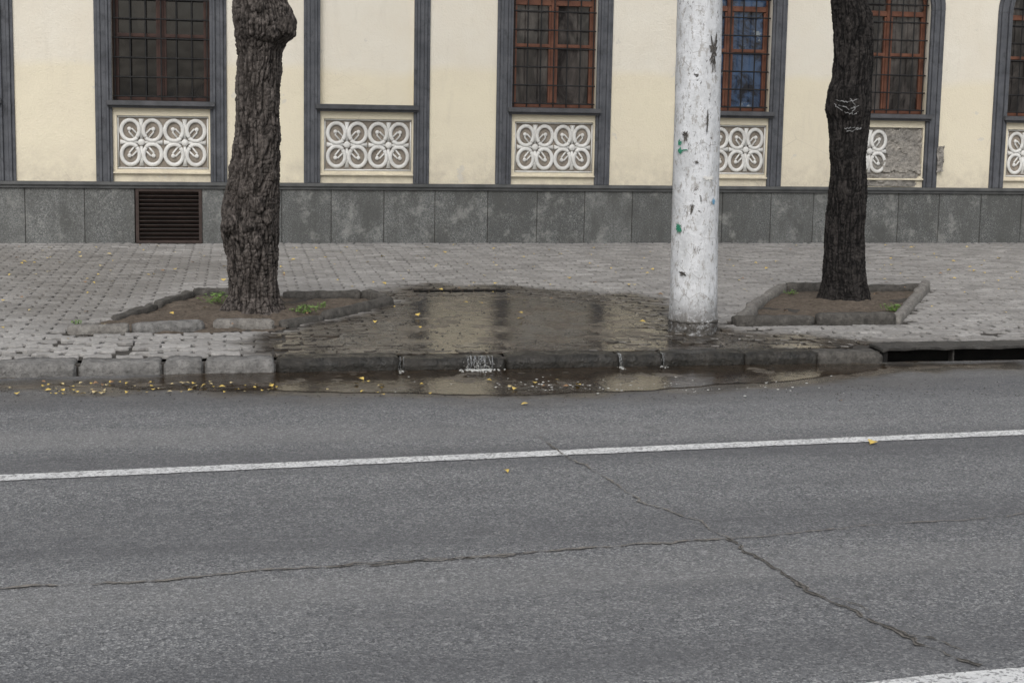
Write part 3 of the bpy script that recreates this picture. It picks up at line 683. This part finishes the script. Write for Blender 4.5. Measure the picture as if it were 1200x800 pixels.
for q in range(12):
    z=z0+.035+q*(z1-z0-.07)/11.5
    bm=bmesh.new(); bmesh.ops.create_cube(bm,size=1)
    bmesh.ops.transform(bm,matrix=Matrix.Translation(((vx0+vx1)/2,Y-.035,z+.012))@Matrix.Rotation(-.7,4,'X')@Matrix.Diagonal((vx1-vx0-.06,.05,.006,1)),verts=bm.verts[:]); m.add(bm)
m.box(vx0,vx0+.035,Y-.07,Y,z0,z1).box(vx1-.035,vx1,Y-.07,Y,z0,z1).box(vx0+.035,vx1-.035,Y-.07,Y,z1-.03,z1-.001).box(vx0+.035,vx1-.035,Y-.07,Y,z0,z0+.03)
ve=m.build('vent_grille','vent'); kid(ve,bld)
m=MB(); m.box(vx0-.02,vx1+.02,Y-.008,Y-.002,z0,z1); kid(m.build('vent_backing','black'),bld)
def exposed(x0,x1,z0,z1,yb,seed):
    v=[];f=[];idx={}; nx,nz_=46,40
    for j in range(nz_+1):
        for i in range(nx+1):
            u=i/nx; w=j/nz_; x=x0+(x1-x0)*u; z=z0+(z1-z0)*w
            e=min(u,1-u,w,1-w)*2
            if e<.10+.16*fbm(x,z,seed,7): continue
            h=.012*fbm(x,z,seed,6)+.006*fbm(x,z,seed,22)+(.012 if fbm(x,z,seed+3,3)>.05 else 0)
            idx[i,j]=len(v); v.append((x,yb-.008-h,z))
    for j in range(nz_):
        for i in range(nx):
            q=[(i,j),(i+1,j),(i+1,j+1),(i,j+1)]
            if all(a in idx for a in q): f.append(tuple(idx[a] for a in q))
    o=mk('cement_patch',v,f,'cement',smooth=False); kid(o,bld); return o
for bi,(t,a,b_,wm) in enumerate(bays):
    ia,ib=a+FR,b_-FR; r=(ib-ia)/2; xc=(ia+ib)/2
    m=MB()
    for (o0,o1,dp) in ((0,.035,.022),(.036,.068,.045),(.069,.125,.030),(.126,.152,.055),(.153,.186,.035)):
        m.box(a+o0,a+o1,Y-dp,Y+.004,ZC,ZP,.004); m.box(b_-o1,b_-o0,Y-dp,Y+.004,ZC,ZP,.004)
        R0,R1=r+FR-o1,r+FR-o0
        for q in range(NA):
            t0=PI*q/NA; t1_=PI*(q+1)/NA
            c0,s0,c1,s1=math.cos(t0),math.sin(t0),math.cos(t1_),math.sin(t1_)
            y_=Y-dp
            m.quad((xc+R0*c0,y_,ZP+R0*s0),(xc+R1*c0,y_,ZP+R1*s0),(xc+R1*c1,y_,ZP+R1*s1),(xc+R0*c1,y_,ZP+R0*s1))
            m.quad((xc+R1*c0,y_,ZP+R1*s0),(xc+R1*c0,Y,ZP+R1*s0),(xc+R1*c1,Y,ZP+R1*s1),(xc+R1*c1,y_,ZP+R1*s1))
            m.quad((xc+R0*c0,y_,ZP+R0*s0),(xc+R0*c1,y_,ZP+R0*s1),(xc+R0*c1,Y,ZP+R0*s1),(xc+R0*c0,Y,ZP+R0*s0))
    kid(m.build('window_surround','trim'),bld)
    m=MB(); m.box(ia-.055,ib+.055,Y-.095,Y+.14,ZS-.035,ZS+.022,.006); m.box(ia-.03,ib+.03,Y-.065,Y+.0,ZS-.06,ZS-.036,.003); kid(m.build('window_sill' if t=='w' else 'ledge','sill'),bld)
    m=MB(); m.box(ia,ib,Y-.035,Y-.0,.865,.885,.004); kid(m.build('apron_ledge','cream'),bld)
    px0,px1,pz0,pz1=ia+.045,ib-.02,.915,1.515; yb=Y+.049
    broken=(bi==6)
    rp=MB().box(px0+.001,px1-.001,yb-.012,yb,pz0+.001,pz1-.001).build('relief_panel','relback' if not broken else 'cement'); kid(rp,bld)
    m=MB(); yy=yb-.02
    for (c0,c1,c2,c3) in ((px0,px1,pz1-.022,pz1),(px0,px1,pz0,pz0+.022),(px0,px0+.022,pz0+.023,pz1-.023),(px1-.022,px1,pz0+.023,pz1-.023)):
        if broken: continue
        m.box(c0+.003,c1-.003,yb-.034,yb-.013,c2+.002,c3-.002,.003)
    W2=(px1-px0-.05)/2; zc=(pz0+pz1)/2
    for u in (0,1):
        if broken and u==1: continue
        cx=px0+.025+W2*(u+.5); sx=W2/2; sz=(pz1-pz0-.055)/2
        for ax in (-1,1):
            for az in (-1,1):
                pts=[]; rad=[]
                for i in range(40):
                    t_=i/39; th=PI*1.25+t_*2*PI*1.0; k_=.43*(1-.06*t_)
                    dx=math.cos(th)*k_; dz=math.sin(th)*k_
                    pts.append((cx+ax*sx*(.50+dx),yy-.006,zc+az*sz*(.50+dz))); rad.append(.0225)
                m.tube(pts,rad,8,False,.55)
                m.sphere((cx+ax*sx*.55,yy-.002,zc+az*sz*.55),.024,(1,.5,1),12)
                for (e1,e2) in ((.50,.26),(.26,.50)):
                    m.tube([(cx+ax*sx*.52,yy,zc+az*sz*.52),(cx+ax*sx*(.5+e1)*.56,yy,zc+az*sz*(.5+e2)*.56),(cx+ax*sx*e1*.62,yy-.002,zc+az*sz*e2*.62)],[.013,.010,.010],8,False,.6)
        m.sphere((cx,yy-.008,zc),.040,(1,.5,1),14)
        for (dx,dz) in ((0,1),(0,-1),(1,0),(-1,0)):
            m.tube([(cx+dx*sx*.15,yy,zc+dz*sz*.15),(cx+dx*sx*.6,yy,zc+dz*sz*.6),(cx+dx*sx*.97,yy,zc+dz*sz*.97)],[.018,.009,.030],8,False,.6)
    o=m.build('relief_ornament','white',smooth=True); kid(o,rp)
    if broken:
        rp['label']='relief panel with its right half lost, bare cement showing'
        exposed(xc-.05,ib+.02,.93,1.53,Y+.03,77)['label']='rough bare cement where the relief broke off'
        exposed(ia+.1,ib-.02,.78,.95,Y-.002,78)['label']='patch of lost plaster below the relief'
        exposed(b_-.03,b_+.07,.95,1.32,Y-.04,79)['label']='chipped patch at the right window frame'
    if t=='w':
        yw=Y+.10
        m=MB(); fw=.045
        m.box(ia,ia+fw,yw,yw+.05,ZS+.022,ZP,.004).box(ib-fw,ib,yw,yw+.05,ZS+.022,ZP,.004).box(ia+fw,ib-fw,yw+.001,yw+.05,ZS+.022,ZS+.022+fw+.01,.004)
        m.box(xc-.030,xc+.030,yw-.006,yw+.045,ZS+.080,ZP+r-.03,.006)
        for zz,hh in ((ZP-.55,.020),(ZP-.05,.032)): m.box(ia+fw,xc-.030,yw+.003,yw+.045,zz-hh,zz+hh,.004); m.box(xc+.030,ib-fw,yw+.003,yw+.045,zz-hh,zz+hh,.004)
        for s in (-1,1):
            e=xc+s*.043; m.box(e-.012,e+.012,yw+.006,yw+.04,ZS+.080,ZP-.09,.003)
            e=(ib-fw-.012) if s>0 else (ia+fw+.012); m.box(e-.012,e+.012,yw+.006,yw+.04,ZS+.080,ZP-.09,.003)
        ro,ri=r,r-fw
        for q in range(NA):
            t0=PI*q/NA; t1_=PI*(q+1)/NA; c0,s0,c1,s1=math.cos(t0),math.sin(t0),math.cos(t1_),math.sin(t1_)
            m.quad((xc+ri*c0,yw,ZP+ri*s0),(xc+ro*c0,yw,ZP+ro*s0),(xc+ro*c1,yw,ZP+ro*s1),(xc+ri*c1,yw,ZP+ri*s1))
        win=m.build('window',wm); kid(win,bld)
        m=MB(); m.quad((ia,yw+.042,ZS),(ib,yw+.042,ZS),(ib,yw+.042,ZP+r),(ia,yw+.042,ZP+r)); kid(m.build('pane','glassblue' if bi==5 else ('glassdark' if bi<3 else 'glass')),win)
        m=MB(); nv=7
        for q in range(nv):
            x=ia+.03+(ib-ia-.06)*q/(nv-1); zt=ZP+math.sqrt(max(0,r*r-(x-xc)**2))-.01; m.tube([(x,Y+.055,ZS+.03),(x,Y+.055,zt)],.0085,6)
        z=ZS+.07
        while z<ZP+r-.06:
            hw=r if z<ZP else math.sqrt(max(0,r*r-(z-ZP)**2)); m.tube([(xc-hw+.005,Y+.047,z),(xc+hw-.005,Y+.047,z)],.0085,6); z+=.215
        kid(m.build('window_grille','iron'),win)
# ------------------------------------------------ leaves
def leafmesh(name,mat,s,curl):
    v=[];f=[]; n=8
    prof=[0,.16,.3,.40,.42,.36,.25,.12,0]
    for i in range(n+1):
        t=i/n; w=prof[i]; z=curl*(math.sin(t*PI)*.25+.02); 
        v+=[(t-.5,-w*(1+.1*math.sin(i*3)),z+w*curl*.5),(t-.5,0,z),(t-.5,w*(1+.1*math.cos(i*3)),z+w*curl*.5)]
    for i in range(n):
        a=3*i; f+=[(a,a+3,a+4,a+1),(a+1,a+4,a+5,a+2)]
    b=len(v); v+=[(.5,.012,.01),(.5,-.012,.01),(.85,-.01,.06),(.85,.01,.06)]; f.append((b,b+1,b+2,b+3))
    me=bpy.data.meshes.new(name); me.from_pydata([(x*s,y*s,z*s) for x,y,z in v],[],f); me.materials.append(A[mat]); me.polygons.foreach_set('use_smooth',[True]*len(f)); return me
LM=[leafmesh('leaf','leafy',.045,.4),leafmesh('leaf','leafp',.04,.45),leafmesh('leaf','leafb',.04,.6),leafmesh('leaf','leafy',.035,.7)]
random.seed(21)
def leaf(px,py,z,kind,label,group=None,s=1):
    o=bpy.data.objects.new('fallen_leaf',LM[kind]); C.objects.link(o); p=gp(px,py,z); o.location=(p.x,p.y,z+.004)
    o.rotation_euler=(random.uniform(-.25,.25),random.uniform(-.25,.25),random.uniform(0,6.28)); o.scale=(s,s,s*random.uniform(.6,1.3)); o['label']=label; o['category']='leaf'
    if group: o['group']=group
leaf(1022,519,.006,0,'bright yellow leaf lying on the white lane line at the right',s=1.35)
leaf(593,553,.002,3,'pale yellow leaf on the asphalt just below the white line',s=1.0)
leaf(615,474,.004,0,'yellow leaf standing at the edge of the gutter mud, mid picture',s=1.0)
leaf(985,470,.002,2,'brown leaf alone on the asphalt right of the gutter',s=.6)
for i in range(95):
    px=random.choice([random.uniform(5,330),random.uniform(5,330),random.uniform(60,300),random.uniform(330,700)]); py=455+random.uniform(-6,8)-(.006*px) if px<330 else 452+random.uniform(-8,12)
    leaf(px,py,.0055,random.choice([0,0,0,1,1,2,3]),'small fallen leaf in the wet gutter beside the kerb','fallen leaves in the gutter',random.uniform(.4,1.0))
for i in range(250):
    px=random.uniform(0,1200); py=287+abs(random.gauss(0,42))
    if py>405: continue
    p=gp(px,py,SW)
    if poly_sd(p.x,p.y,PIT1)>-.1 or poly_sd(p.x,p.y,PIT2)>-.1 or abs(px-811)<35: continue
    leaf(px,py,SW+.004,random.choice([0,0,0,1,1,2,3]),'small fallen leaf on the grey paving blocks','fallen leaves on the sidewalk',random.uniform(.5,1.25))
for (P,n,lab) in ((PIT1,14,'left'),(PIT2,9,'right')):
    k_=0
    while k_<n:
        x=random.uniform(min(p[0] for p in P),max(p[0] for p in P)); y=random.uniform(min(p[1] for p in P),max(p[1] for p in P))
        if poly_sd(x,y,P)<.1: continue
        k_+=1; o=bpy.data.objects.new('fallen_leaf',LM[random.choice([0,1,2])]); C.objects.link(o); o.location=(x,y,SW+.025); o.rotation_euler=(.2,.2,random.uniform(0,6)); s=random.uniform(.6,1.1); o.scale=(s,s,s)
        o['label']='small fallen leaf on the soil of the %s tree pit'%lab; o['category']='leaf'; o['group']='fallen leaves in the %s tree pit'%lab
def weed(px,py,n,size,label,seed):
    random.seed(seed); p=gp(px,py,SW+.02); r=empty('weed',(p.x,p.y,SW+.01),label,'weed','green weeds growing in the tree pits')
    v=[];f=[];sm=MB()
    for i in range(n):
        a=random.uniform(0,2*PI); e=random.uniform(.3,1.2); d=Vector((math.cos(a)*math.cos(e),math.sin(a)*math.cos(e),math.sin(e))); L_=size*random.uniform(.6,1.2)
        b0=Vector((random.gauss(0,size*.5),random.gauss(0,size*.5),0)); tip=b0+d*L_; sm.tube([b0,b0+d*L_*.5,tip],.0018,5)
        w_=d.cross(Vector((0,0,1))).normalized()*L_*.28; up_=Vector((0,0,L_*.05))
        dd=Vector((d.x,d.y,-.1)).normalized()*L_*.6
        b=len(v); v+=[tip-dd*.3,tip+w_+up_,tip+dd*.6,tip-w_+up_,tip+dd*.15]; f+=[(b,b+1,b+4),(b+1,b+2,b+4),(b+2,b+3,b+4),(b+3,b,b+4)]
    mk('leaves',v,f,'green',parent=r); sm.build('stems','green',parent=r)
weed(255,352,30,.08,'small clump of green weeds just left of the left tree foot',1)
weed(357,364,34,.065,'green weeds right of the left tree near the border',2)
weed(376,359,12,.045,'tiny weed nearest the right corner of the left tree pit',3)
weed(1046,362,40,.055,'green weeds at the right side of the right tree pit',4)
weed(925,343,14,.045,'tiny weed at the back of the right tree pit',5)
weed(92,379,12,.04,'tiny weed at the left tip of the left tree pit',6)
# ------------------------------------------------ falling water & foam
def falls(px,n,w,label,seed,big=1.0):
    random.seed(seed); m=MB(); c=gp(px,432,0).x
    for i in range(n):
        u=random.gauss(0,w*.5); x=c+u; y0=KY-.012-random.uniform(0,.010); rr=random.uniform(.0006,.0020)*big
        t_=SW+.001; zb=random.uniform(.004,.055) if random.random()<.6 else .006; q=random.gauss(0,.009)
        m.tube([(x,y0+.05,t_),(x+.001,y0+.012,t_),(x+q*.3,y0-.004,t_-.022),(x+q,y0-.012,max(zb+.005,.040)),(x+q*1.5,y0-.02,zb)],[rr*2,rr*1.4,rr,rr*.7,rr*.5],6)
    m.build('trickling_water','fall',smooth=True,kind='stuff',label=label,category='water')
    m=MB()
    for i in range(int(n*7*big)): m.sphere((c+random.gauss(0,w*.6),KY-.026-abs(random.gauss(0,.035)),.006),random.uniform(.0015,.0060)*big,(1.3,1,.6),6)
    for i in range(int(n*5*big)):
        a=abs(random.gauss(0,.022)); m.sphere((c+random.gauss(0,w*.42),KY-.020-random.uniform(0,.020),.008+a),random.uniform(.0008,.0026)*big,(1,1,1.4),5)
    m.build('splash_foam','foam',smooth=True,kind='stuff',label='white foam where '+label,category='foam')
falls(560,22,.10,'thin streams of water spill over the kerb, mid picture',1)
falls(468,4,.015,'a trickle falls at the kerb joint left of the main spill',2,.65)
falls(729,6,.010,'a thin trickle falls at the kerb joint right of the main spill',3,.75)
falls(780,4,.02,'a thin trickle falls over the kerb in front of the pole',4,.65)
m=MB(); random.seed(3)
for i in range(110):
    px=random.choice([random.gauss(700,60),random.gauss(600,60),random.gauss(860,60)]); p=gp(px,random.gauss(453,5),0)
    if p.y<KY-.02: m.sphere((p.x,p.y,.004),random.uniform(.0015,.0075),(1.3,1,.4),8)
m.build('foam','foam',smooth=True,kind='stuff',label='white foam flecks drifting on the gutter water',category='foam')
m=MB()
for i in range(700):
    px=random.uniform(-20,1200); py=random.gauss(458,6); p=gp(px,py,0)
    if p.y>KY-.02: continue
    m.sphere((p.x,p.y,.001),random.uniform(.002,.006),(1,1,.6),5)
for i in range(700):
    px=random.uniform(320,1040); py=random.uniform(347,408); p=gp(px,py,SW)
    if poly_sd(p.x,p.y,PIT1)>0 or poly_sd(p.x,p.y,PIT2)>0: continue
    m.sphere((p.x,p.y,SW-.010),random.uniform(.003,.010),(1,1,.6),5)
m.build('grit','kdark',smooth=True,kind='stuff',label='loose grit and small stones along the gutter and on the mud',category='grit')
# ------------------------------------------------ light
w=bpy.data.worlds.new('World'); bpy.context.scene.world=w; w.use_nodes=True; t=w.node_tree; bg=t.nodes['Background']
sky=t.nodes.new('ShaderNodeTexSky'); sky.sky_type='NISHITA'; sky.sun_disc=False; EL=math.radians(48); AZ=math.radians(200)
sky.sun_elevation=EL; sky.sun_rotation=AZ; sky.air_density=1.5; sky.dust_density=3
hs=t.nodes.new('ShaderNodeHueSaturation'); hs.inputs['Saturation'].default_value=.35
t.links.new(sky.outputs[0],hs.inputs['Color']); t.links.new(hs.outputs[0],bg.inputs[0]); bg.inputs[1].default_value=.15
sl=bpy.data.lights.new('sun','SUN'); sl.energy=1.5; sl.angle=math.radians(35); sl.color=(1,.98,.96)
so=bpy.data.objects.new('sun',sl); C.objects.link(so)
d=Vector((math.sin(AZ)*math.cos(EL),math.cos(AZ)*math.cos(EL),math.sin(EL)))
so.rotation_euler=d.to_track_quat('Z','Y').to_euler(); so.location=(0,-5,12)
sc=bpy.context.scene; sc.view_settings.view_transform='Standard'; sc.view_settings.look='None'; sc.view_settings.exposure=0
